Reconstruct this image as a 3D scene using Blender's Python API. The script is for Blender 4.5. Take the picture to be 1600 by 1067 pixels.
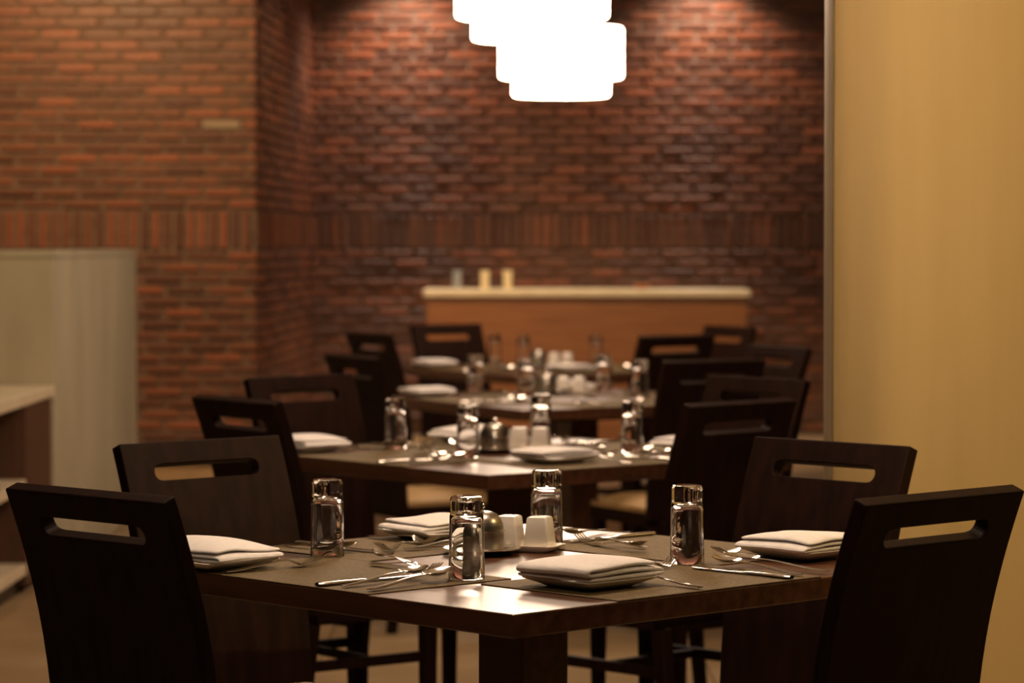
import bpy, bmesh, math, random
from mathutils import Vector, Matrix

for o in list(bpy.data.objects):
    bpy.data.objects.remove(o)
scene = bpy.context.scene
C = scene.collection
PI = math.pi

# ------------------------------------------------------------ camera
cd = bpy.data.cameras.new('camera')
cam = bpy.data.objects.new('camera', cd)
C.objects.link(cam)
cam.location = (0, 0, 1.301)
cam.rotation_euler = (math.radians(90 - 1.94), 0, 0)
cd.sensor_width = 36.0
cd.lens = 104.0
cd.clip_start = 0.05
cd.dof.use_dof = True
cd.dof.focus_distance = 4.86
cd.dof.aperture_fstop = 5.1
scene.camera = cam

# ------------------------------------------------------------ world, exposure
w = bpy.data.worlds.new('world')
scene.world = w
w.use_nodes = True
bg = w.node_tree.nodes['Background']
bg.inputs[0].default_value = (1.0, 0.72, 0.42, 1)
bg.inputs[1].default_value = 0.006
scene.view_settings.view_transform = 'Standard'
scene.view_settings.look = 'None'
scene.view_settings.gamma = 1.0
scene.view_settings.exposure = 0.0
scene.view_settings.use_curve_mapping = False

SHADE_POWER = 23.0        # glow of the pendant shades
WARM = (1.0, 0.70, 0.36)
CEIL = 3.3

# ------------------------------------------------------------ materials
def mat(name, col, rough=0.5, metal=0.0, **kw):
    m = bpy.data.materials.new(name)
    m.use_nodes = True
    b = m.node_tree.nodes['Principled BSDF']
    b.inputs['Base Color'].default_value = (*col, 1)
    b.inputs['Roughness'].default_value = rough
    b.inputs['Metallic'].default_value = metal
    for k, v in kw.items():
        b.inputs[k.replace('_', ' ')].default_value = v
    return m

def mix_noise(m, c1, c2, scale=(5, 5, 5), detail=4, lo=0.35, hi=0.65, bump=0.0, coords='Object', rough=None):
    """two-tone procedural colour (and relief) from a stretched noise"""
    nt = m.node_tree
    b = nt.nodes['Principled BSDF']
    tc = nt.nodes.new('ShaderNodeTexCoord')
    mp = nt.nodes.new('ShaderNodeMapping')
    mp.inputs['Scale'].default_value = scale
    nz = nt.nodes.new('ShaderNodeTexNoise')
    nz.inputs['Scale'].default_value = 1.0
    nz.inputs['Detail'].default_value = detail
    rp = nt.nodes.new('ShaderNodeValToRGB')
    rp.color_ramp.elements[0].position = lo
    rp.color_ramp.elements[1].position = hi
    rp.color_ramp.elements[0].color = (*c1, 1)
    rp.color_ramp.elements[1].color = (*c2, 1)
    nt.links.new(tc.outputs[coords], mp.inputs['Vector'])
    nt.links.new(mp.outputs[0], nz.inputs['Vector'])
    nt.links.new(nz.outputs[0], rp.inputs[0])
    nt.links.new(rp.outputs[0], b.inputs['Base Color'])
    if bump:
        bp = nt.nodes.new('ShaderNodeBump')
        bp.inputs['Strength'].default_value = bump
        bp.inputs['Distance'].default_value = 0.01
        nt.links.new(nz.outputs[0], bp.inputs['Height'])
        nt.links.new(bp.outputs[0], b.inputs['Normal'])
    return m

def brick_mat(name, island):
    """brick clay, a different tone for each brick"""
    m = mat(name, (0.2, 0.08, 0.04), 0.44)
    nt = m.node_tree
    b = nt.nodes['Principled BSDF']
    if island:
        src = nt.nodes.new('ShaderNodeNewGeometry').outputs['Random Per Island']
    else:
        src = nt.nodes.new('ShaderNodeObjectInfo').outputs['Random']
    rp = nt.nodes.new('ShaderNodeValToRGB')
    cr = rp.color_ramp
    cr.elements[0].position = 0.0
    cr.elements[0].color = (0.115, 0.045, 0.026, 1)
    cr.elements[1].position = 1.0
    cr.elements[1].color = (0.30, 0.095, 0.042, 1)
    for p, c in ((0.3, (0.15, 0.057, 0.030)), (0.6, (0.21, 0.077, 0.036)), (0.85, (0.25, 0.080, 0.036))):
        e = cr.elements.new(p)
        e.color = (*c, 1)
    tc = nt.nodes.new('ShaderNodeTexCoord')
    nz = nt.nodes.new('ShaderNodeTexNoise')
    nz.inputs['Scale'].default_value = 22
    nz.inputs['Detail'].default_value = 5
    nt.links.new(tc.outputs['Object'], nz.inputs['Vector'])
    mx = nt.nodes.new('ShaderNodeMix')
    mx.data_type = 'RGBA'
    mx.blend_type = 'MULTIPLY'
    mx.inputs['Factor'].default_value = 0.55
    rp2 = nt.nodes.new('ShaderNodeValToRGB')
    rp2.color_ramp.elements[0].position = 0.3
    rp2.color_ramp.elements[0].color = (0.45, 0.45, 0.45, 1)
    rp2.color_ramp.elements[1].position = 0.7
    rp2.color_ramp.elements[1].color = (1.2, 1.15, 1.1, 1)
    nt.links.new(nz.outputs[0], rp2.inputs[0])
    nt.links.new(src, rp.inputs[0])
    nt.links.new(rp.outputs[0], mx.inputs['A'])
    nt.links.new(rp2.outputs[0], mx.inputs['B'])
    nt.links.new(mx.outputs['Result'], b.inputs['Base Color'])
    bp = nt.nodes.new('ShaderNodeBump')
    bp.inputs['Strength'].default_value = 0.5
    bp.inputs['Distance'].default_value = 0.004
    nt.links.new(nz.outputs[0], bp.inputs['Height'])
    nt.links.new(bp.outputs[0], b.inputs['Normal'])
    return m

M = {}
M['brick'] = brick_mat('brick_clay', False)
M['brick_many'] = brick_mat('brick_clay_field', True)
M['mortar'] = mix_noise(mat('mortar', (0.1, 0.08, 0.06), 0.9), (0.115, 0.076, 0.053), (0.175, 0.118, 0.082), (14, 14, 14), bump=0.3)
M['chair_wood'] = mix_noise(mat('espresso_wood', (0.02, 0.01, 0.006), 0.55, Specular_IOR_Level=0.10), (0.0100, 0.0039, 0.0024), (0.0185, 0.0070, 0.0043), (40, 40, 5))
M['table_wood'] = mix_noise(mat('walnut_table_wood', (0.06, 0.03, 0.018), 0.30), (0.058, 0.023, 0.011), (0.120, 0.050, 0.025), (45, 4, 45))
M['mat_cloth'] = mix_noise(mat('woven_vinyl', (0.12, 0.085, 0.045), 0.75, Specular_IOR_Level=0.2), (0.112, 0.078, 0.037), (0.165, 0.118, 0.060), (160, 160, 160), bump=0.15)
M['cushion'] = mix_noise(mat('tan_vinyl', (0.36, 0.23, 0.10), 0.55), (0.34, 0.21, 0.09), (0.42, 0.27, 0.12), (12, 12, 12))
M['linen'] = mix_noise(mat('white_linen', (0.78, 0.68, 0.60), 0.85), (0.80, 0.76, 0.74), (0.85, 0.81, 0.79), (90, 90, 90), bump=0.08)
M['china'] = mix_noise(mat('white_china', (0.78, 0.70, 0.62), 0.18), (0.77, 0.71, 0.63), (0.81, 0.75, 0.67), (8, 8, 8))
M['steel'] = mix_noise(mat('polished_steel', (0.72, 0.68, 0.62), 0.13, 1.0), (0.68, 0.64, 0.58), (0.78, 0.74, 0.68), (30, 30, 30))
M['brushed'] = mix_noise(mat('brushed_steel', (0.5, 0.46, 0.40), 0.32, 1.0), (0.27, 0.245, 0.21), (0.42, 0.38, 0.33), (6, 6, 240))
M['glass'] = mat('clear_glass', (1, 1, 1), 0.0, 0.0, IOR=1.47, Transmission_Weight=1.0)
M['ochre'] = mix_noise(mat('ochre_plaster', (0.5, 0.36, 0.15), 0.75), (0.44, 0.305, 0.115), (0.56, 0.40, 0.17), (5.5, 5.5, 0.35), detail=5, lo=0.3, hi=0.7)
M['grey_plaster'] = mix_noise(mat('grey_plaster', (0.4, 0.35, 0.24), 0.8), (0.40, 0.35, 0.235), (0.47, 0.415, 0.285), (4, 4, 1.2))
M['cream_top'] = mix_noise(mat('cream_stone', (0.72, 0.62, 0.44), 0.35), (0.68, 0.58, 0.41), (0.76, 0.66, 0.48), (9, 9, 9))
M['counter_wood'] = mix_noise(mat('orange_brown_wood', (0.25, 0.11, 0.035), 0.45), (0.22, 0.085, 0.027), (0.30, 0.120, 0.040), (3, 3, 40))
M['cabinet_wood'] = mix_noise(mat('red_brown_wood', (0.12, 0.05, 0.022), 0.45), (0.055, 0.021, 0.010), (0.085, 0.034, 0.016), (30, 30, 4))
M['tile'] = mix_noise(mat('tan_floor_tile', (0.36, 0.25, 0.13), 0.32), (0.31, 0.21, 0.105), (0.40, 0.28, 0.15), (2.5, 2.5, 2.5))
M['grout'] = mix_noise(mat('grout', (0.14, 0.10, 0.06), 0.9), (0.12, 0.085, 0.05), (0.17, 0.12, 0.075), (20, 20, 20))
M['ceiling'] = mix_noise(mat('ceiling_paint', (0.32, 0.27, 0.2), 0.9), (0.30, 0.25, 0.185), (0.34, 0.29, 0.215), (3, 3, 3))
M['dark_metal'] = mix_noise(mat('dark_metal', (0.05, 0.045, 0.04), 0.4, 0.8), (0.04, 0.036, 0.032), (0.06, 0.054, 0.048), (20, 20, 20))
M['edge_shade'] = mix_noise(mat('edge_shade_brown', (0.12, 0.09, 0.06), 0.6), (0.20, 0.148, 0.085), (0.26, 0.190, 0.105), (20, 20, 2))  # darker ochre-brown: painted shade for the edge of the right wall
M['frosted'] = mix_noise(mat('cream_frosted_glass', (0.8, 0.7, 0.48), 0.35), (0.76, 0.66, 0.45), (0.84, 0.74, 0.52), (20, 20, 20))
M['blue_grey'] = mix_noise(mat('blue_grey_glass', (0.3, 0.34, 0.4), 0.2), (0.27, 0.31, 0.37), (0.34, 0.38, 0.44), (20, 20, 20))
M['terracotta'] = mix_noise(mat('terracotta', (0.4, 0.16, 0.08), 0.7), (0.36, 0.14, 0.07), (0.45, 0.19, 0.10), (30, 30, 30))

def glow(name, col, s):
    m = bpy.data.materials.new(name)
    m.use_nodes = True
    b = m.node_tree.nodes['Principled BSDF']
    b.inputs['Base Color'].default_value = (0.8, 0.7, 0.5, 1)
    b.inputs['Roughness'].default_value = 0.8
    b.inputs['Emission Color'].default_value = (*col, 1)
    b.inputs['Emission Strength'].default_value = s
    return m
M['shade'] = glow('glowing_shade_fabric', (1.0, 0.735, 0.53), SHADE_POWER)
M['lens'] = glow('downlight_lens', (1.0, 0.74, 0.42), 20.0)

# ------------------------------------------------------------ mesh helpers
def me_data(name, verts, faces, m, smooth=False):
    me = bpy.data.meshes.new(name)
    me.from_pydata([tuple(v) for v in verts], [], faces)
    bm = bmesh.new()
    bm.from_mesh(me)
    bmesh.ops.recalc_face_normals(bm, faces=bm.faces)
    bm.to_mesh(me)
    bm.free()
    me.materials.append(M[m])
    if smooth:
        for p in me.polygons:
            p.use_smooth = True
        me.set_sharp_from_angle(angle=math.radians(42))
    return me

def link(name, me, parent=None, loc=None, rz=None):
    o = bpy.data.objects.new(name, me)
    C.objects.link(o)
    if parent is not None:
        o.parent = parent
    if loc is not None:
        o.location = loc
    if rz is not None:
        o.rotation_euler = (0, 0, rz)
    return o

def tag(o, label, cat, group=None, kind=None):
    o['label'] = label
    o['category'] = cat
    if group:
        o['group'] = group
    if kind:
        o['kind'] = kind
    return o

def thing(name, label, cat, loc=(0, 0, 0), rz=0, group=None):
    return tag(link(name, None, None, loc, rz), label, cat, group)

def box_v(x0, x1, y0, y1, z0, z1):
    v = [(x0, y0, z0), (x1, y0, z0), (x1, y1, z0), (x0, y1, z0), (x0, y0, z1), (x1, y0, z1), (x1, y1, z1), (x0, y1, z1)]
    f = [(0, 3, 2, 1), (4, 5, 6, 7), (0, 1, 5, 4), (1, 2, 6, 5), (2, 3, 7, 6), (3, 0, 4, 7)]
    return v, f

def bevelled(name, verts, faces, m, width, seg=2, smooth=False, angle=35):
    me = bpy.data.meshes.new(name)
    me.from_pydata([tuple(v) for v in verts], [], faces)
    bm = bmesh.new()
    bm.from_mesh(me)
    bmesh.ops.recalc_face_normals(bm, faces=bm.faces)
    ed = [e for e in bm.edges if len(e.link_faces) == 2 and e.calc_face_angle(0) > math.radians(angle)]
    bmesh.ops.bevel(bm, geom=ed, offset=width, segments=seg, profile=0.5, affect='EDGES', clamp_overlap=True)
    bm.to_mesh(me)
    bm.free()
    me.materials.append(M[m])
    if smooth:
        for p in me.polygons:
            p.use_smooth = True
    return me

def box_me(name, x0, x1, y0, y1, z0, z1, m, bev=0.004, seg=2):
    v, f = box_v(x0, x1, y0, y1, z0, z1)
    return bevelled(name, v, f, m, bev, seg) if bev else me_data(name, v, f, m)

def lathe(name, prof, m, n=32, smooth=True):
    """closed profile of (r, z); r = 0 makes a pole"""
    verts, faces, rings = [], [], []
    for r, z in prof:
        if r < 1e-6:
            rings.append([len(verts)])
            verts.append((0, 0, z))
        else:
            rings.append(list(range(len(verts), len(verts) + n)))
            verts += [(r * math.cos(2 * PI * i / n), r * math.sin(2 * PI * i / n), z) for i in range(n)]
    for a, b in zip(rings, rings[1:]):
        for i in range(n):
            j = (i + 1) % n
            if len(a) == 1 and len(b) == 1:
                continue
            if len(a) == 1:
                faces.append((a[0], b[i], b[j]))
            elif len(b) == 1:
                faces.append((a[i], a[j], b[0]))
            else:
                faces.append((a[i], a[j], b[j], b[i]))
    return me_data(name, verts, faces, m, smooth)

def thicken(front, back, faces):
    """joins a front and a back sheet along their open edges"""
    n = len(front)
    verts = list(front) + list(back)
    out = [tuple(f) for f in faces] + [tuple(n + i for i in reversed(f)) for f in faces]
    cnt = {}
    for f in faces:
        for a, b in zip(f, f[1:] + f[:1]):
            k = (min(a, b), max(a, b))
            cnt.setdefault(k, []).append((a, b))
    for k, l in cnt.items():
        if len(l) == 1:
            a, b = l[0]
            out.append((b, a, n + a, n + b))
    return verts, out

def copy_tree(root):
    """a thing with copies of its parts and sub-parts"""
    r = root.copy()
    C.objects.link(r)
    for ch in list(root.children):
        c = ch.copy()
        C.objects.link(c)
        c.parent = r
        for g in list(ch.children):
            d = g.copy()
            C.objects.link(d)
            d.parent = c
    return r

# ============================================================ THE SETTING
random.seed(4)

# ---- floor: tiles on a grout bed
fl = link('floor', box_me('floor', -6, 5, -1.5, 21, -0.06, -0.004, 'grout', 0))
tag(fl, 'tan tiled restaurant floor under the tables', 'floor', kind='structure')
tile_me = box_me('tile', -0.297, 0.297, -0.297, 0.297, -0.02, 0.0, 'tile', 0.002, 1)
nt_ = 0
far_v, far_f = [], []
for j in range(0, 37):
    for i in range(-9, 9):
        x, y = 0.3 + 0.6 * i, -0.9 + 0.6 * j
        if y > 20 or x < -5.6 or x > 4.7:
            continue
        near = abs(x) < 0.30 + 0.19 * y and y > 2.5
        if near and nt_ < 290:
            link('floor_tile', tile_me, fl, (x, y, random.uniform(-0.001, 0.0)))
            nt_ += 1
        else:
            v, f = box_v(x - 0.297, x + 0.297, y - 0.297, y + 0.297, -0.02, 0.0)
            far_f += [tuple(a + len(far_v) for a in q) for q in f]
            far_v += v
rest = link('floor_tile_field', me_data('floor_tile_field', far_v, far_f, 'tile'), fl)
rest['kind'] = 'stuff'

# ---- ceiling
tag(link('ceiling', box_me('ceiling', -6, 5, -1.5, 21, CEIL, CEIL + 0.1, 'ceiling', 0)),
    'plain ceiling above the dining room', 'ceiling', kind='structure')

# ---- brick walls
BL, BH, JT = 0.212, 0.040, 0.025
def brick_shape(l, h, d=0.04):
    """box whose outer face (towards -y) has eased edges: 10 faces"""
    c = 0.005
    v = [(-l / 2, 0, -h / 2), (l / 2, 0, -h / 2), (l / 2, 0, h / 2), (-l / 2, 0, h / 2),
         (-l / 2, -d + c, -h / 2), (l / 2, -d + c, -h / 2), (l / 2, -d + c, h / 2), (-l / 2, -d + c, h / 2),
         (-l / 2 + c, -d, -h / 2 + c), (l / 2 - c, -d, -h / 2 + c), (l / 2 - c, -d, h / 2 - c), (-l / 2 + c, -d, h / 2 - c)]
    f = [(0, 1, 2, 3), (8, 9, 10, 11)]
    for i in range(4):
        j = (i + 1) % 4
        f += [(i, j, 4 + j, 4 + i), (4 + i, 4 + j, 8 + j, 8 + i)]
    return v, f
BRICKS = {}
def brick_me(l, h):
    k = (round(l, 4), round(h, 4))
    if k not in BRICKS:
        v, f = brick_shape(l, h)
        BRICKS[k] = me_data('brick', v, f, 'brick')
    return BRICKS[k]

def brick_wall(name, p0, p1, label, single, thick=0.2):
    """wall from p0 to p1 (seen from the right of that direction); single(s, z, world) says which bricks stand alone"""
    p0, p1 = Vector((*p0, 0)), Vector((*p1, 0))
    L = (p1 - p0).length
    ang = math.atan2(p1.y - p0.y, p1.x - p0.x)
    wall = link(name, box_me(name, 0, L, 0.0, thick, 0, CEIL, 'mortar', 0), None, p0, ang)
    tag(wall, label, 'wall', kind='structure')
    items = []
    z = 0.0
    row = 0
    while z < CEIL - 0.05:
        if row == 19:
            hh = BL
            s = 0.0
            while s < L - 0.02:
                items.append((s + BH / 2 + 0.008, z + JT + hh / 2, BH, hh, 'soldier_brick'))
                s += BH + JT
            z += hh + JT
            row += 1
            continue
        s = -(0.12 if row % 2 else 0.0) - (0.035 * ((row * 7) % 5) / 5)
        while s < L - 0.01:
            a, b = max(s, 0.0), min(s + BL, L)
            if b - a > 0.03:
                items.append(((a + b) / 2, z + JT + BH / 2, b - a, BH, 'brick'))
            s += BL + 0.026
        z += BH + JT
        row += 1
    cand = []
    for it in items:
        wpos = p0 + Vector((math.cos(ang), math.sin(ang), 0)) * it[0] + Vector((0, 0, it[1]))
        sc = single(wpos)
        if sc is not None:
            cand.append((sc, it))
    cand.sort(key=lambda q: q[0])
    chosen, count = set(), {'brick': 0, 'soldier_brick': 0}
    for sc, it in cand:
        if count[it[4]] < 300:
            count[it[4]] += 1
            chosen.add(it)
    rv, rf = [], []
    for it in items:
        s, zz, l, h, nm = it
        out = random.uniform(0.016, 0.028)
        yaw = random.uniform(-0.012, 0.012)
        roll = random.uniform(-0.008, 0.008) if nm == 'brick' else random.uniform(-0.012, 0.012)
        if it in chosen:
            o = link(nm, brick_me(l, h), wall, (s, out, zz))
            o.rotation_euler = (0, roll, yaw)
        else:
            v, f = brick_shape(l, h)
            rf += [tuple(a + len(rv) for a in q) for q in f]
            rv += [(s + x, out + y, zz + z_) for x, y, z_ in v]
    if rv:
        o = link('brick_field', me_data('brick_field', rv, rf, 'brick_many'), wall)
        o['kind'] = 'stuff'
    return wall

def in_view_back(p):
    if -1.6 < p.x < 2.16 and p.z < 2.99:
        hidden = p.z < 0.95 and -0.6 < p.x < 1.6
        return (10 if hidden else 0) + abs(p.z - 2.05) + 0.05 * abs(p.x)
    return None
def in_view_left(p):
    if p.x > -3.1 and p.z < 2.78:
        hidden = p.x < -2.1 and p.z < 1.2
        return (10 if hidden else 0) - p.z
    return None
wl = brick_wall('wall_left', (-5.2, 17.07), (-1.475, 17.07), 'warm orange-brown brick wall on the left with an upright course', in_view_left)
brick_wall('wall_return', (-1.475, 17.09), (-1.356, 20.0), 'narrow receding brick return between left and back brick walls', lambda p: None)
brick_wall('wall_back', (-1.356, 20.0), (4.2, 20.0), 'dark red-brown brick wall at the back behind the counter', in_view_back)

# two bricks of the left wall are pale with lime bloom
pale = brick_mat('pale_limed_brick', False)
for nd in pale.node_tree.nodes:
    if nd.type == 'VALTORGB' and len(nd.color_ramp.elements) == 5:
        for el in nd.color_ramp.elements:
            el.color = (0.34, 0.26, 0.18, 1)
for b in wl.children:
    if b.name.startswith('brick') and 'field' not in b.name and abs(b.location.x - 3.53) < 0.13 and abs(b.location.z - 1.955) < 0.035:
        b.data = b.data.copy()
        b.data.materials[0] = pale
        b['label'] = 'pale lime-stained brick'

# ---- ochre wall end on the right: rounded nose
def wall_right():
    r, yc, xl, xr = 0.13, 6.27, 0.668, 4.2
    pts = [(xr, yc - r), (xl + r + 0.03, yc - r)]
    n = 40
    for i in range(n + 1):
        a = -PI / 2 - PI * i / n
        pts.append((xl + r + r * math.cos(a), yc + r * math.sin(a)))
    pts += [(xl + r + 0.03, yc + r), (xr, yc + r)]
    k = len(pts)
    v = [(x, y, 0) for x, y in pts] + [(x, y, CEIL) for x, y in pts]
    f = [(i, (i + 1) % k, k + (i + 1) % k, k + i) for i in range(k)] + [tuple(range(k)), tuple(range(k, 2 * k))]
    me = me_data('wall_right', v, f, 'ochre')
    for p in me.polygons:
        p.use_smooth = True
    me.set_sharp_from_angle(angle=math.radians(40))
    return tag(link('wall_right', me), 'ochre plastered wall with a rounded end on the right', 'wall', kind='structure')
wr = wall_right()
def edge_shade_strip():
    """strip added round the nose of the ochre wall, its darker colour standing in for shade"""
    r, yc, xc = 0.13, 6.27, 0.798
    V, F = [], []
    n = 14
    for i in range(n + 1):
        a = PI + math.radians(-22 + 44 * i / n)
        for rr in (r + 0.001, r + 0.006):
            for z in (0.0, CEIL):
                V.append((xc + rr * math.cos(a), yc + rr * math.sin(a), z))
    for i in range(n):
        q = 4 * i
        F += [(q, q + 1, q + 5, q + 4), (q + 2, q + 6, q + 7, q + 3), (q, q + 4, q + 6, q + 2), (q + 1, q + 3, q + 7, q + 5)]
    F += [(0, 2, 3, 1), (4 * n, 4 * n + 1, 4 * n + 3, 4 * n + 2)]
    return tag(link('shade_strip_1', me_data('shade_strip_1', V, F, 'edge_shade', True)), 'slim added grey-brown strip painting shade on the rounded end of the ochre wall', 'shade_strip', kind='structure')
edge_shade_strip()  # added strip, coloured darker to paint the wall end's shaded edge

# ---- grey half-height block behind the shelf counter on the left
blk = link('wall_partition', box_me('wall_partition', -4.6, -1.776, 11.48, 14.0, 0, 1.235, 'grey_plaster', 0.01))
tag(blk, 'grey-beige half-height plaster partition at the far left', 'wall', kind='structure')
cap = link('partition_cap', box_me('partition_cap', -4.6, -1.772, 11.476, 14.004, 1.235, 1.265, 'grey_plaster', 0.006), blk)

# ============================================================ LAMPS
def downlight(x, y, label, power, cone=70, aim=None, color=WARM, blend=0.6):
    t = thing('downlight', label, 'downlight', (x, y, CEIL - 0.02), 0, 'recessed ceiling downlights')
    link('rim', lathe('rim', [(0.045, 0.02), (0.045, 0.0), (0.062, -0.004), (0.066, 0.004), (0.066, 0.02), (0.045, 0.02)], 'dark_metal', 24), t)
    link('lens', lathe('lens', [(0, 0.012), (0.044, 0.012), (0.044, 0.016), (0, 0.016)], 'lens', 20), t)
    ld = bpy.data.lights.new('downlight_lamp', 'SPOT')
    ld.energy = power
    ld.color = color
    ld.spot_size = math.radians(cone)
    ld.spot_blend = blend
    ld.shadow_soft_size = 0.04
    lo = bpy.data.objects.new('downlight_lamp', ld)
    C.objects.link(lo)
    lo.parent = t
    lo.location = (0, 0, -0.01)
    if aim:
        d = Vector(aim) - Vector((x, y, CEIL - 0.03))
        lo.rotation_euler = d.to_track_quat('-Z', 'Y').to_euler()
    return t

downlight(1.27, 19.64, 'wall-washing downlight above right half of back brick wall', 150, 120, None, (1.0, 0.77, 0.62), 0.8)
downlight(-0.68, 19.60, 'wall-washing downlight above left half of back brick wall', 150, 120, None, (1.0, 0.77, 0.62), 0.8)
downlight(-2.5, 14.9, 'downlight shining on the orange-brown left brick wall', 330, 80, (-2.3, 17.0, 1.6), (1.0, 0.62, 0.30))
downlight(-0.72, 17.75, 'added downlight brightening the receding brick return', 75, 120, None, (1.0, 0.74, 0.48), 0.9)  # extra lamp put in to lighten the near part of the return
downlight(-0.35, 1.6, 'downlight behind the camera above the aisle', 75, 80, (0.0, 5.0, 0.8), (1.0, 0.76, 0.50), 0.9)
downlight(-3.0, 9.2, 'downlight above the left shelf counter', 85, 80, (-2.2, 11.2, 0.8), (1.0, 0.72, 0.38))
downlight(3.2, 4.9, 'downlight shining on the ochre right wall', 330, 88, (1.95, 6.2, 1.35), (1.0, 0.70, 0.32), 0.9)
downlight(0.55, 16.3, 'downlight above the rear serving counter', 230, 70, (0.45, 17.8, 0.8), (1.0, 0.68, 0.36))
downlight(-0.1, 9.0, 'added downlight brightening the floor between the second and third tables', 55, 55, None, (1.0, 0.74, 0.46), 0.7)  # lamp added to lift the floor where the pendants leave it dim

def pendant(x, y, zb, label):
    """two drum shades, one inside and below the other, on a cord"""
    t = thing('pendant_lamp', label, 'pendant lamp', (x, y, zb), 0, 'double drum pendant lamps above the tables')
    def drum(nm, r, z0, z1, th=0.004):
        return link(nm, lathe(nm, [(0, z0), (r - 0.010, z0), (r - 0.003, z0 + 0.003), (r, z0 + 0.010), (r, z1 - 0.006), (r - 0.004, z1),
                                   (r - 0.02, z1), (r - 0.02, z1 - th), (0, z1 - th)], 'shade', 64), t)
    drum('outer_shade', 0.266, 0.078, 0.292)
    drum('inner_shade', 0.209, 0.0, 0.20)
    link('cord', lathe('cord', [(0, 0.28), (0.004, 0.28), (0.004, CEIL - zb - 0.03), (0, CEIL - zb - 0.03)], 'dark_metal', 10), t)
    link('ceiling_rose', lathe('ceiling_rose', [(0, CEIL - zb - 0.035), (0.05, CEIL - zb - 0.03), (0.055, CEIL - zb), (0, CEIL - zb)], 'dark_metal', 24), t)
    return t
pendant(0.070, 10.32, 1.998, 'glowing double-drum pendant lamp above the third table, cut by the picture top')
pendant(0.212, 12.78, 1.925, 'glowing double-drum pendant lamp hanging lowest, above the rearmost table')
pendant(0.010, 7.66, 2.05, 'glowing double-drum pendant lamp above the second table, out of frame')
pendant(0.020, 5.06, 2.05, 'glowing double-drum pendant lamp above the front table, out of frame')

# ============================================================ LARGE FURNITURE
# ---- rear serving counter
rc = thing('serving_counter', 'orange-brown wooden serving counter with cream top before the back wall', 'counter', (0.45, 17.8, 0))
link('body', box_me('body', -0.965, 0.965, 0.0, 0.55, 0, 0.966, 'counter_wood', 0.004), rc)
link('counter_top', box_me('counter_top', -0.985, 0.985, -0.03, 0.58, 0.966, 1.01, 'cream_top', 0.008), rc)
link('plinth', box_me('plinth', -0.96, 0.96, -0.008, 0.0, 0, 0.09, 'cabinet_wood', 0.002), rc)

# ---- shelf counter at left
sc = thing('shelf_counter', 'low shelf counter with cream top and open cream shelves at left edge', 'counter', (-1.776, 9.0, 0))
link('counter_top', box_me('counter_top', -0.8, 0.0, 0.0, 2.47, 0.70, 0.742, 'cream_top', 0.004), sc)
link('end_cabinet', box_me('end_cabinet', -0.79, -0.012, 1.86, 2.46, 0.03, 0.70, 'cabinet_wood', 0.004), sc)
link('back_panel', box_me('back_panel', -0.79, -0.72, 0.02, 1.86, 0.03, 0.70, 'cabinet_wood', 0.002), sc)
link('shelf', box_me('shelf', -0.72, -0.012, 0.02, 1.86, 0.385, 0.425, 'cream_top', 0.003), sc)
link('shelf', box_me('shelf', -0.72, -0.012, 0.02, 1.86, 0.075, 0.115, 'cream_top', 0.003), sc)
link('divider', box_me('divider', -0.72, -0.02, 0.02, 0.06, 0.115, 0.70, 'cabinet_wood', 0.002), sc)
link('plinth', box_me('plinth', -0.76, -0.05, 0.04, 1.86, 0.0, 0.075, 'dark_metal', 0.002), sc)

# ---- tables
TH = 0.75
TABLES = {1: ((0.019, 5.059), 43.6), 2: ((0.011, 7.661), 39.6), 3: ((0.227, 10.317), 29.0), 4: ((0.190, 12.78), 30.0)}
WHICH = {1: 'front', 2: 'second', 3: 'third', 4: 'rearmost'}
top_me = box_me('table_top', -0.5, 0.5, -0.5, 0.5, TH - 0.036, TH, 'table_wood', 0.0025)
apron_me = box_me('sub_top', -0.30, 0.30, -0.30, 0.30, TH - 0.056, TH - 0.036, 'chair_wood', 0.003)
ped_me = box_me('pedestal', -0.055, 0.055, -0.055, 0.055, 0.03, TH - 0.056, 'table_wood', 0.004)
base_me = box_me('base', -0.27, 0.27, -0.27, 0.27, 0.0, 0.03, 'dark_metal', 0.006)
for k, ((x, y), a) in TABLES.items():
    t = thing('dining_table', 'square walnut-brown dining table with sharp near corner, %s in the row' % {1: 'frontmost', 2: 'second', 3: 'third', 4: 'rearmost'}[k],
              'table', (x, y, 0), math.radians(a), 'square dining tables set corner-on in a row')
    link('table_top', top_me, t)
    link('sub_top', apron_me, t)
    link('pedestal', ped_me, t)
    link('base', base_me, t)

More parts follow.
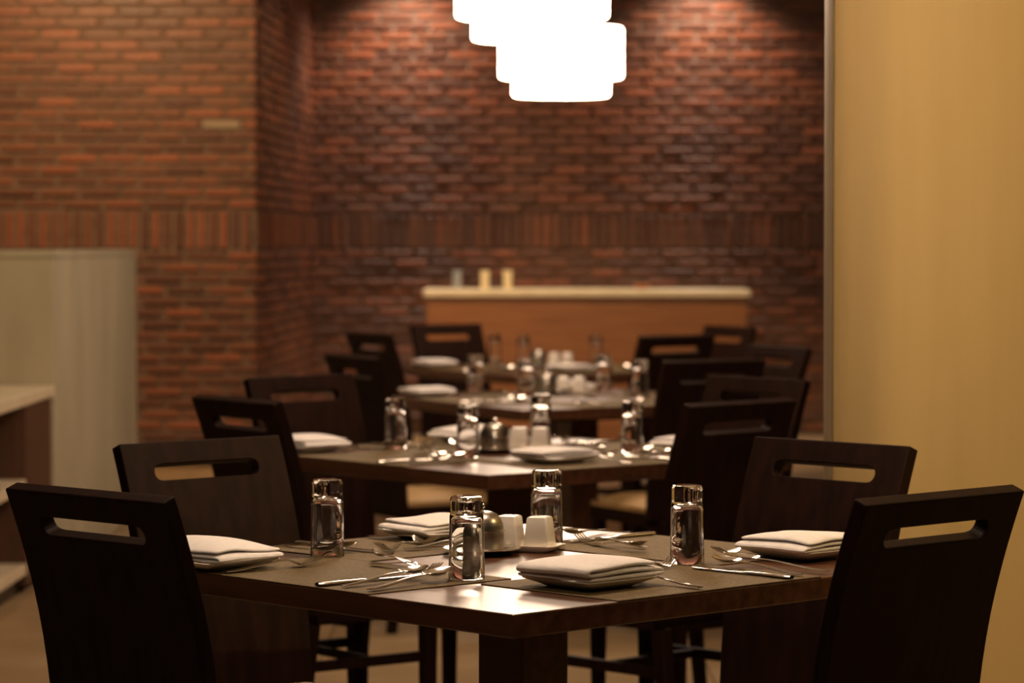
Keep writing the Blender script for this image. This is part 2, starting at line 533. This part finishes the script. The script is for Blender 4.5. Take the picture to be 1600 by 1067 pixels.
# ---- chairs
CW = 0.385
def back_profile(t):
    """t = height above floor along the panel; (y of inner face, slope)"""
    key = [(0.40, -0.175), (0.50, -0.180), (0.60, -0.190), (0.70, -0.207), (0.78, -0.228), (0.86, -0.254), (0.922, -0.278)]
    for (a, ya), (b, yb) in zip(key, key[1:]):
        if t <= b or b == 0.922:
            u_ = (t - a) / (b - a)
            return ya + (yb - ya) * u_
def smooth_prof(t):
    e = 0.02
    return sum(back_profile(min(max(t + d, 0.40), 0.922)) for d in (-2 * e, -e, 0, e, 2 * e)) / 5 if 0.44 < t < 0.88 else back_profile(t)
def backrest():
    th = 0.027
    ztop, st, sb, a, r = 0.922, 0.880, 0.851, 0.110, 0.0145
    P, F = [], []
    idx = {}
    def p(x, t):
        k = (round(x, 5), round(t, 5))
        if k not in idx:
            idx[k] = len(P)
            P.append((x, t))
        return idx[k]
    W = CW / 2
    xs = [-W, -a, a, W]
    n = 10
    arc = [(a + r * math.sin(PI * i / n), (st + sb) / 2 + r * math.cos(PI * i / n)) for i in range(n + 1)]
    for sgn in (-1, 1):
        for (x0, t0), (x1, t1) in zip(arc, arc[1:]):
            F.append((p(sgn * x0, t0), p(sgn * W, t0), p(sgn * W, t1), p(sgn * x1, t1)))
    tb = arc[-1][1]
    tt = arc[0][1]
    rows_top = [tt, (tt + ztop) / 2, ztop]
    rows_bot = [0.40, 0.44, 0.48, 0.52, 0.56, 0.60, 0.64, 0.68, 0.72, 0.75, 0.78, 0.81, 0.83, tb]
    for rows in (rows_top, rows_bot):
        for t0, t1 in zip(rows, rows[1:]):
            for x0, x1 in zip(xs, xs[1:]):
                F.append((p(x0, t0), p(x1, t0), p(x1, t1), p(x0, t1)))
    fr, bk = [], []
    for x, t in P:
        y = smooth_prof(t)
        dy = (smooth_prof(min(t + 0.005, 0.922)) - smooth_prof(max(t - 0.005, 0.40))) / (min(t + 0.005, 0.922) - max(t - 0.005, 0.40))
        nx = Vector((0, 1, -dy)).normalized()
        fr.append((x, y, t))
        bk.append((x, y - th * nx.y, t - th * nx.z))
    v, f = thicken(fr, bk, F)
    return me_data('backrest', v, f, 'chair_wood')
def make_chair():
    t = thing('dining_chair', 'x', 'chair', (0, 0, 0), 0, 'dark slab-back dining chairs')
    b = link('backrest', backrest(), t)
    md = b.modifiers.new('eased', 'BEVEL')
    md.width = 0.003
    md.segments = 2
    md.limit_method = 'ANGLE'
    md.angle_limit = math.radians(50)
    link('seat_frame', box_me('seat_frame', -0.185, 0.185, -0.172, 0.19, 0.375, 0.42, 'chair_wood', 0.004), t)
    # padded seat: a crowned pad
    n = 10
    V, F = [], []
    for j in range(n + 1):
        for i in range(n + 1):
            x, y = -1 + 2 * i / n, -1 + 2 * j / n
            ed = (1 - abs(x) ** 6) * (1 - abs(y) ** 6)
            V.append((x * 0.182, 0.009 + y * 0.180, 0.435 + 0.030 * ed))
    for j in range(n):
        for i in range(n):
            q = j * (n + 1) + i
            F.append((q, q + 1, q + n + 2, q + n + 1))
    B = [(x, y, 0.420) for x, y, z in V]
    v, f = thicken(V, B, F)
    link('seat_cushion', me_data('seat_cushion', v, f, 'cushion', True), t)
    def leg(x, y, dx, dy):
        w_, w2 = 0.019, 0.015
        vv = [(x + dx - w2, y + dy - w2, 0), (x + dx + w2, y + dy - w2, 0), (x + dx + w2, y + dy + w2, 0), (x + dx - w2, y + dy + w2, 0),
              (x - w_, y - w_, 0.376), (x + w_, y - w_, 0.376), (x + w_, y + w_, 0.376), (x - w_, y + w_, 0.376)]
        ff = box_v(0, 1, 0, 1, 0, 1)[1]
        return bevelled('leg', vv, ff, 'chair_wood', 0.003, 1)
    for sx in (-1, 1):
        link('leg', leg(sx * 0.162, 0.165, 0, 0), t)
        link('leg', leg(sx * 0.162, -0.180, 0, -0.045), t)
        link('stretcher', box_me('stretcher', sx * 0.162 - 0.010, sx * 0.162 + 0.010, -0.19, 0.155, 0.26, 0.285, 'chair_wood', 0.002), t)
    link('stretcher', box_me('stretcher', -0.150, 0.150, -0.010, 0.010, 0.262, 0.283, 'chair_wood', 0.002), t)
    return t

def frame(k, seat):
    """centre, inward-facing angle of a seat at table k"""
    (x, y), a = TABLES[k]
    a = math.radians(a)
    v, u = Vector((math.cos(a), math.sin(a), 0)), Vector((-math.sin(a), math.cos(a), 0))
    o = {'NL': -v, 'BL': u, 'NR': -u, 'BR': v}[seat]
    return Vector((x, y, 0)), o, math.atan2(o.y, o.x) + PI / 2
SEAT = {'NL': 'near-left', 'BL': 'far-left', 'NR': 'near-right', 'BR': 'far-right'}
# table, seat, distance of the back's top edge from the table centre, sideways shift to the sitter's right, turn in degrees
CHAIRS = [(1, 'NL', 0.845, -0.085, 3), (1, 'BL', 0.860, 0.03, 0), (1, 'NR', 0.845, 0.058, 0), (1, 'BR', 0.810, 0, 0),
          (2, 'NL', 0.82, -0.05, -3), (2, 'BL', 0.93, 0, 4), (2, 'NR', 0.80, 0, 5), (2, 'BR', 0.90, 0.035, 0),
          (3, 'NL', 0.86, 0, 0), (3, 'NR', 0.87, 0, 0), (3, 'BR', 0.84, 0, 0),
          (4, 'NL', 0.90, 0, 0), (4, 'BL', 0.93, 0, 6), (4, 'NR', 0.90, 0, 6), (4, 'BR', 0.90, 0, 0)]
proto = None
SPOT = {'NL': 'turning its back at the near left', 'BL': 'facing us at the far left', 'NR': 'turning its back at the near right', 'BR': 'facing us at the far right'}
for k, s, off, lat, turn in CHAIRS:
    ch = make_chair() if proto is None else copy_tree(proto)
    proto = proto or ch
    c, o, th = frame(k, s)
    right = Vector((-o.y, o.x, 0))
    p = c + o * (off - 0.278) + right * lat
    ch.location = p
    ch.rotation_euler = (0, 0, th + math.radians(turn))
    ch['label'] = 'dark espresso slotted slab-back chair %s of the %s table' % (SPOT[s], WHICH[k])

# ============================================================ TABLEWARE
# ---- placemat
mat_me = box_me('placemat', -0.238, 0.238, -0.155, 0.155, 0, 0.0022, 'mat_cloth', 0.0008, 1)

# ---- tumbler, upside down
tumbler_me = lathe('tumbler', [(0.0295, 0.0), (0.0298, 0.0012), (0.0290, 0.03), (0.0282, 0.09), (0.0272, 0.102), (0.0278, 0.109), (0.0272, 0.128), (0.0255, 0.1325), (0.022, 0.1345), (0, 0.1335),
                                   ], 'glass', 40)
def tumbler():
    prof = [(0.0, 0.1335), (0.021, 0.1345), (0.0250, 0.1335), (0.0268, 0.1300), (0.0272, 0.1250), (0.0268, 0.1120), (0.0268, 0.1060), (0.0278, 0.1020),
            (0.0282, 0.09), (0.0290, 0.04), (0.0298, 0.0015), (0.0294, 0.0), (0.0282, 0.0), (0.0278, 0.0015),
            (0.0268, 0.04), (0.0258, 0.090), (0.0248, 0.0985), (0.0215, 0.1030), (0.0, 0.1050)]
    return lathe('tumbler', prof, 'glass', 40)
tumbler_me = tumbler()

# ---- flatware: strips swept along their length, cupped across, given thickness
def strip(st, th, cols=6):
    """st: (y, halfwidth, z, cup)"""
    V, F = [], []
    for y, hw, z, cup in st:
        for i in range(cols + 1):
            q = -1 + 2 * i / cols
            V.append((q * hw, y, z + cup * q * q))
    for j in range(len(st) - 1):
        for i in range(cols):
            a = j * (cols + 1) + i
            F.append((a, a + 1, a + cols + 2, a + cols + 1))
    B = [(x, y, z - th) for x, y, z in V]
    return thicken(V, B, F)
def spoon(L, bw, bl):
    st = []
    n = 12
    hl = L - bl
    for i in range(n + 1):
        q = i / n
        hw = 0.0085 * (1 - q) ** 0.8 + 0.0030 * q if q > 0.04 else 0.006
        z = 0.004 + 0.011 * math.sin(PI * 0.5 * q) ** 2
        st.append((-L / 2 + hl * q, hw, z, 0.0004))
    m_ = 12
    for i in range(1, m_ + 1):
        q = i / m_
        hw = max(0.0030, bw * (math.sin(PI * (0.06 + 0.94 * q) ** 0.85)) ** 0.62) if q < 1 else 0.002
        z = 0.015 * (1 - q) ** 2 + 0.0025 + 0.0195 * q ** 1.8
        st.append((-L / 2 + hl + bl * q, hw, z, 0.0070 * math.sin(PI * min(q, 0.999)) ** 0.7))
    v, f = strip(st, 0.0014, 8)
    return me_data('spoon', v, f, 'steel', True)
def fork(L):
    st = []
    n = 12
    hl = L * 0.66
    for i in range(n + 1):
        q = i / n
        hw = 0.0080 * (1 - q) ** 0.8 + 0.0030 * q if q > 0.04 else 0.006
        st.append((-L / 2 + hl * q, hw, 0.004 + 0.010 * math.sin(PI * 0.5 * q) ** 2, 0.0003))
    for q, hw, z in ((0.25, 0.0065, 0.011), (0.6, 0.0115, 0.0065), (1.0, 0.0125, 0.0038)):
        st.append((-L / 2 + hl + 0.030 * q, hw, z, 0.0006))
    V, F = strip(st, 0.0015, 6)
    V, F = list(V), list(F)
    y0 = -L / 2 + hl + 0.030
    tl = L / 2 - y0
    for k in range(4):
        xc = -0.0105 + 0.007 * k
        s2 = [(y0 - 0.001 + tl * q, 0.0022 * (1 - 0.45 * q), 0.0038 + 0.014 * q ** 1.6, 0.0) for q in (0, 0.25, 0.5, 0.75, 1.0)]
        v2, f2 = strip(s2, 0.0016, 2)
        F += [tuple(a + len(V) for a in q) for q in f2]
        V += [(x + xc, y, z) for x, y, z in v2]
    return me_data('fork', V, F, 'steel', True)
def knife(L):
    V, F = [], []
    secs = [(-L / 2, 0.006, 0.0060), (-L / 2 + 0.008, 0.0095, 0.0068), (-L / 2 + L * 0.22, 0.0088, 0.0066), (-L / 2 + L * 0.42, 0.0070, 0.0058), (-L / 2 + L * 0.46, 0.0080, 0.0022),
            (-L / 2 + L * 0.60, 0.0100, 0.0020), (L / 2 - 0.03, 0.0105, 0.0018), (L / 2 - 0.008, 0.0070, 0.0016), (L / 2, 0.0015, 0.0012)]
    n = 12
    for y, hw, h in secs:
        for i in range(n):
            a = 2 * PI * i / n
            V.append((hw * math.cos(a), y, 0.0035 + h / 2 * math.sin(a)))
    for j in range(len(secs) - 1):
        for i in range(n):
            k = (i + 1) % n
            F.append((j * n + i, j * n + k, j * n + n + k, j * n + n + i))
    F += [tuple(range(n)), tuple(range((len(secs) - 1) * n, len(secs) * n))]
    return me_data('knife', V, F, 'steel', True)
SPOON = spoon(0.200, 0.0205, 0.064)
SOUP = spoon(0.188, 0.0215, 0.056)
DSPOON = spoon(0.165, 0.0170, 0.052)
FORK = fork(0.198)
DFORK = fork(0.165)
KNIFE = knife(0.222)

# ---- square side plate with a flaring rim
def square_ring(h, z, rnd, n=5):
    pts = []
    for cx, cy, a0 in ((1, 1, 0), (-1, 1, 90), (-1, -1, 180), (1, -1, 270)):
        for i in range(n + 1):
            a = math.radians(a0 + 90 * i / n)
            pts.append((cx * (h - rnd) + rnd * math.cos(a), cy * (h - rnd) + rnd * math.sin(a), z))
    return pts
def square_dish(name, levels, m, sx=1.0):
    V, F = [], []
    k = None
    for h, z, rnd in levels:
        r = square_ring(h, z, rnd)
        k = len(r)
        V += [(x * sx, y, zz) for x, y, zz in r]
    for j in range(len(levels) - 1):
        for i in range(k):
            l = (i + 1) % k
            F.append((j * k + i, j * k + l, j * k + k + l, j * k + k + i))
    F += [tuple(range(k)), tuple(range((len(levels) - 1) * k, len(levels) * k))]
    return me_data(name, V, F, m, True)
PLATE = square_dish('side_plate', [(0.040, 0.006, 0.01), (0.046, 0.0060, 0.010), (0.060, 0.0085, 0.012), (0.0775, 0.0165, 0.010), (0.0795, 0.0155, 0.010), (0.0785, 0.0135, 0.010),
                                   (0.060, 0.0050, 0.012), (0.052, 0.0010, 0.010), (0.048, 0.0, 0.010), (0.040, 0.0, 0.01)], 'china')

# ---- folded napkin: one sheet folded to four layers
def napkin(seed, a=0.086, b=0.080, dome=0.010, layers=3, gap=0.0085):
    rn = random.Random(seed)
    ph = [rn.uniform(0, 6.28) for _ in range(8)]
    path = []
    n = 9
    for l in range(layers):
        z = 0.0035 + gap * l
        sg = 1 if l % 2 == 0 else -1
        al = a - 0.002 * l - rn.uniform(0, 0.004)
        for i in range(n + 1):
            path.append((sg * (-al + 2 * al * i / n), z, l))
        if l < layers - 1:
            for q in (0.25, 0.5, 0.75):
                ang = -PI / 2 + PI * q
                path.append((sg * (al + gap * 0.75 * math.cos(ang)), z + gap / 2 + gap / 2 * math.sin(ang), l + q))
    V, F = [], []
    m_ = 12
    for j in range(m_ + 1):
        y = -b + 2 * b * j / m_
        for x, z, l in path:
            fx, fy = x / a, y / b
            up = l / (layers - 1)
            hump = max(0, 1 - fx * fx) ** 0.7 * max(0.0, 1 - abs(fy) ** 2.2)
            zz = z + up * dome * (hump * (1 + 0.45 * math.sin(2.2 * fx + ph[0])) + 0.16 * math.sin(3 * fy + ph[1]) + 0.12 * math.sin(4.1 * fx + 2 * fy + ph[2]))
            xx = x + 0.0022 * math.sin(2.3 * fy + ph[3] + 0.8 * l)
            yy = y * (1 - 0.02 * up) + 0.0025 * math.sin(2.1 * fx + ph[4] + l)
            droop = 0.004 * max(0, abs(fx) + abs(fy) - 1.25) * (1 - up * 0.3)
            V.append((xx, yy, max(zz - droop, 0.0032)))
    k = len(path)
    for j in range(m_):
        for i in range(k - 1):
            q = j * k + i
            F.append((q, q + 1, q + k + 1, q + k))
    return me_data('napkin', V, F, 'linen', True)
NAPKINS = [napkin(3, dome=0.006), napkin(11, dome=0.020), napkin(17, dome=0.017), napkin(23, dome=0.014)]

# ---- sugar pot, saucer, shakers, tray
def make_pot(label, x, y):
    t = thing('sugar_pot', label, 'sugar pot', (x, y, TH + 0.0042), 0, 'domed steel sugar pots')
    body = link('body', lathe('body', [(0, 0), (0.034, 0), (0.0375, 0.003), (0.039, 0.010), (0.0385, 0.038), (0, 0.038)], 'brushed', 40), t)
    link('rim_band', lathe('rim_band', [(0.037, 0.0375), (0.0402, 0.0380), (0.0405, 0.0395), (0.0400, 0.0410), (0.037, 0.0412)], 'steel', 40), body)
    lid = link('lid', lathe('lid', [(0, 0.0405), (0.0385, 0.0405), (0.0375, 0.050), (0.0335, 0.060), (0.0265, 0.068), (0.0150, 0.0725), (0, 0.0735)], 'brushed', 40), t)
    link('knob', lathe('knob', [(0, 0.0730), (0.0035, 0.0730), (0.0030, 0.0765), (0.0052, 0.0790), (0.0060, 0.0820), (0.0045, 0.0850), (0, 0.0862)], 'steel', 20), lid)
    return t
saucer_me = lathe('saucer', [(0, 0.0035), (0.040, 0.0035), (0.045, 0.0045), (0.0660, 0.0125), (0.0690, 0.0125), (0.0690, 0.0115), (0.0660, 0.0110), (0.046, 0.0010), (0.042, 0.0), (0, 0.0)], 'steel', 48)
def make_shaker(label, x, y, z, rz, holes):
    t = thing('shaker', label, 'shaker', (x, y, z), rz, 'white square salt and pepper shakers')
    link('body', square_dish('body', [(0.0235, 0.0, 0.004), (0.0245, 0.0015, 0.005), (0.0190, 0.054, 0.004), (0.0180, 0.0568, 0.004), (0.0150, 0.0582, 0.004), (0.010, 0.0585, 0.004)], 'china'), t)
    for i in range(holes):
        a = 2 * PI * i / holes
        link('pour_hole', lathe('pour_hole', [(0, 0.0583), (0.0012, 0.0583), (0.0012, 0.0587), (0, 0.0587)], 'dark_metal', 8), t, (0.004 * math.cos(a), 0.004 * math.sin(a), 0))
    return t
TRAY = square_dish('tray', [(0.022, 0.0035, 0.006), (0.029, 0.0040, 0.007), (0.0370, 0.0120, 0.009), (0.0385, 0.0118, 0.009), (0.0380, 0.0100, 0.009), (0.030, 0.0015, 0.007), (0.028, 0.0, 0.007), (0.02, 0.0, 0.006)], 'china', 1.75)

def caddy(k, pot, sh, rz, tray=True):
    wh = WHICH[k]
    px, py = pot
    tag(link('saucer', saucer_me, None, (px, py, TH + 0.0002)), 'round steel saucer under the sugar pot on the %s table' % wh, 'saucer', 'steel saucers')
    make_pot('domed brushed-steel sugar pot with knob on the %s table' % wh, px, py)
    sx, sy = sh
    tag(link('shaker_tray', TRAY, None, (sx, sy, TH + 0.0002), rz), 'small white china tray under the shakers on the %s table' % wh, 'tray', 'white shaker trays')
    d = Vector((math.cos(rz), math.sin(rz)))
    make_shaker('white tapered square shaker at the right of its pair on the %s table' % wh, sx + 0.029 * d.x, sy + 0.029 * d.y, TH + 0.0044, rz, 3)
    make_shaker('white tapered square shaker at the left of its pair on the %s table' % wh, sx - 0.029 * d.x, sy - 0.029 * d.y, TH + 0.0044, rz, 1)
caddy(1, (-0.053, 5.190), (0.022, 5.255), math.radians(-20))
caddy(2, (-0.045, 7.700), (0.048, 7.760), math.radians(-14))
caddy(3, (0.125, 10.62), (0.215, 10.66), math.radians(-14))
caddy(4, (0.115, 12.93), (0.215, 12.98), math.radians(-14))

# ---- place settings
def at(k, seat, x, out):
    c, o, th = frame(k, seat)
    r = Vector((-o.y, o.x, 0))
    p = c + o * out + r * x
    return p.x, p.y, th
def put(name, me, k, seat, x, out, z, turn, label, cat, group):
    px, py, th = at(k, seat, x, out)
    return tag(link(name, me, None, (px, py, TH + z), th + math.radians(turn)), label, cat, group)

MATZ = 0.0024
# table, seat, cutlery shift to the right, dessert cutlery further out, plate (x, out), napkin mesh, napkin turn, tumbler (x, y) in the room
PLACES = [
    (1, 'NL', 0.00, 0.00, (-0.295, 0.435), 1, 4, (-0.074, 4.804)),
    (1, 'BL', 0.05, 0.05, (-0.165, 0.405), 2, -6, (-0.322, 5.143)),
    (1, 'NR', 0.085, 0.01, (-0.175, 0.335), 0, 3, (0.298, 5.021)),
    (1, 'BR', 0.12, 0.06, (-0.280, 0.405), 3, 92, (0.063, 5.359)),
    (2, 'NL', 0.02, 0.02, (-0.400, 0.375), 2, 0, (-0.112, 7.507)),
    (2, 'BL', 0.05, 0.06, (-0.165, 0.400), 1, 5, (-0.307, 7.806)),
    (2, 'NR', 0.085, 0.02, (-0.135, 0.310), 0, -5, (0.312, 7.666)),
    (2, 'BR', 0.10, 0.05, (-0.240, 0.400), 3, 90, (0.078, 8.030)),
    (3, 'NL', 0.02, 0.02, (-0.395, 0.385), 3, 0, (0.050, 10.40)),
    (3, 'BL', 0.05, 0.05, (-0.215, 0.445), 1, 0, (-0.134, 10.80)),
    (3, 'NR', 0.085, 0.02, None, 0, 0, (0.450, 10.36)),
    (3, 'BR', 0.10, 0.05, None, 0, 0, (0.336, 10.77)),
    (4, 'NL', 0.02, 0.02, (-0.400, 0.380), 2, 0, (0.050, 12.95)),
    (4, 'BL', 0.05, 0.05, None, 0, 0, (-0.078, 13.25)),
    (4, 'NR', 0.085, 0.02, (-0.110, 0.300), 0, 0, None),
    (4, 'BR', 0.10, 0.05, (-0.300, 0.380), 1, 0, (0.374, 13.15)),
]
for k, s, dx, dd, pl, nk, nturn, gl in PLACES:
    e = 'at the %s seat of the %s table' % (SEAT[s], WHICH[k])
    mdx = dx * 0.35
    put('placemat', mat_me, k, s, -0.068 + mdx, 0.344, 0.0, 0, 'brown-grey woven placemat %s' % e, 'placemat', 'woven placemats')
    if pl:
        z0 = MATZ + 0.0002
        put('side_plate', PLATE, k, s, pl[0], pl[1], z0, 0, 'small square white side plate under the napkin %s' % e, 'plate', 'square side plates')
        o = put('napkin', NAPKINS[nk], k, s, pl[0], pl[1], z0 + 0.0168, nturn, 'folded white linen napkin on a plate %s' % e, 'napkin', 'folded napkins')
        o.scale = {1: {'NL': (1, 0.95, 0.75), 'BL': (0.9, 0.88, 0.66), 'BR': (1, 1, 0.78), 'NR': (1, 1, 1)}[s]}.get(k) or {2: (0.95, 0.95, 0.68), 3: (0.95, 0.95, 0.5), 4: (0.92, 0.92, 0.45)}[k]
        sd = o.modifiers.new('cloth', 'SOLIDIFY')
        sd.thickness = 0.0076
        sd.offset = 0
        sb = o.modifiers.new('soft', 'SUBSURF')
        sb.levels = 1
        sb.render_levels = 1
    if gl:
        tag(link('tumbler', tumbler_me, None, (gl[0], gl[1], TH + MATZ + 0.0002)), 'clear glass tumbler standing upside down %s' % e, 'glass', 'upturned glass tumblers')
    if k == 4 and s in ('BL', 'BR'):
        continue
    z = MATZ + 0.0002
    put('knife', KNIFE, k, s, 0.044 + dx, 0.385, z, 0, 'steel table knife right of the placemat %s' % e, 'knife', 'table knives')
    put('soup_spoon', SOUP, k, s, 0.082 + dx, 0.385, z, 3, 'round-bowled steel soup spoon beside the knife %s' % e, 'spoon', 'soup spoons')
    put('table_spoon', SPOON, k, s, 0.138 + dx, 0.380, z, 8, 'steel table spoon outermost on the right %s' % e, 'spoon', 'table spoons')
    put('table_fork', FORK, k, s, (pl[0] if pl else -0.28) + 0.098, 0.390, z, -3, 'steel table fork beside the side plate %s' % e, 'fork', 'table forks')
    put('dessert_fork', DFORK, k, s, -0.045 + dx, 0.232 + dd, z, -88, 'small steel dessert fork lying across the top %s' % e, 'fork', 'dessert forks')
    put('dessert_spoon', DSPOON, k, s, -0.095 + dx, 0.200 + dd, z, 80, 'small steel dessert spoon lying across the top %s' % e, 'spoon', 'dessert spoons')

# ---- things on the rear counter
def cup(name, m):
    return lathe(name, [(0, 0.010), (0.020, 0.010), (0.0225, 0.014), (0.0255, 0.112), (0.0285, 0.112), (0.0250, 0.004), (0.0225, 0.0), (0, 0)], m, 32)
tag(link('tumbler', cup('tumbler', 'blue_grey'), None, (-0.335, 18.02, 1.0102)), 'blue-grey tumbler on the rear counter, leftmost of three', 'glass', 'tumblers on the rear counter')
cream_cup = cup('tumbler', 'frosted')
for x, lab in ((-0.165, 'middle'), (-0.027, 'rightmost')):
    tag(link('tumbler', cream_cup, None, (x, 18.02, 1.0102)), 'cream tumbler on the rear counter, %s of three' % lab, 'glass', 'tumblers on the rear counter')
bowl = link('bowl', lathe('bowl', [(0, 0.006), (0.02, 0.007), (0.04, 0.022), (0.046, 0.034), (0.050, 0.034), (0.044, 0.018), (0.026, 0.0), (0, 0.0)], 'terracotta', 28), None, (0.79, 18.03, 1.0102))
tag(bowl, 'small terracotta bowl on the rear counter', 'bowl')
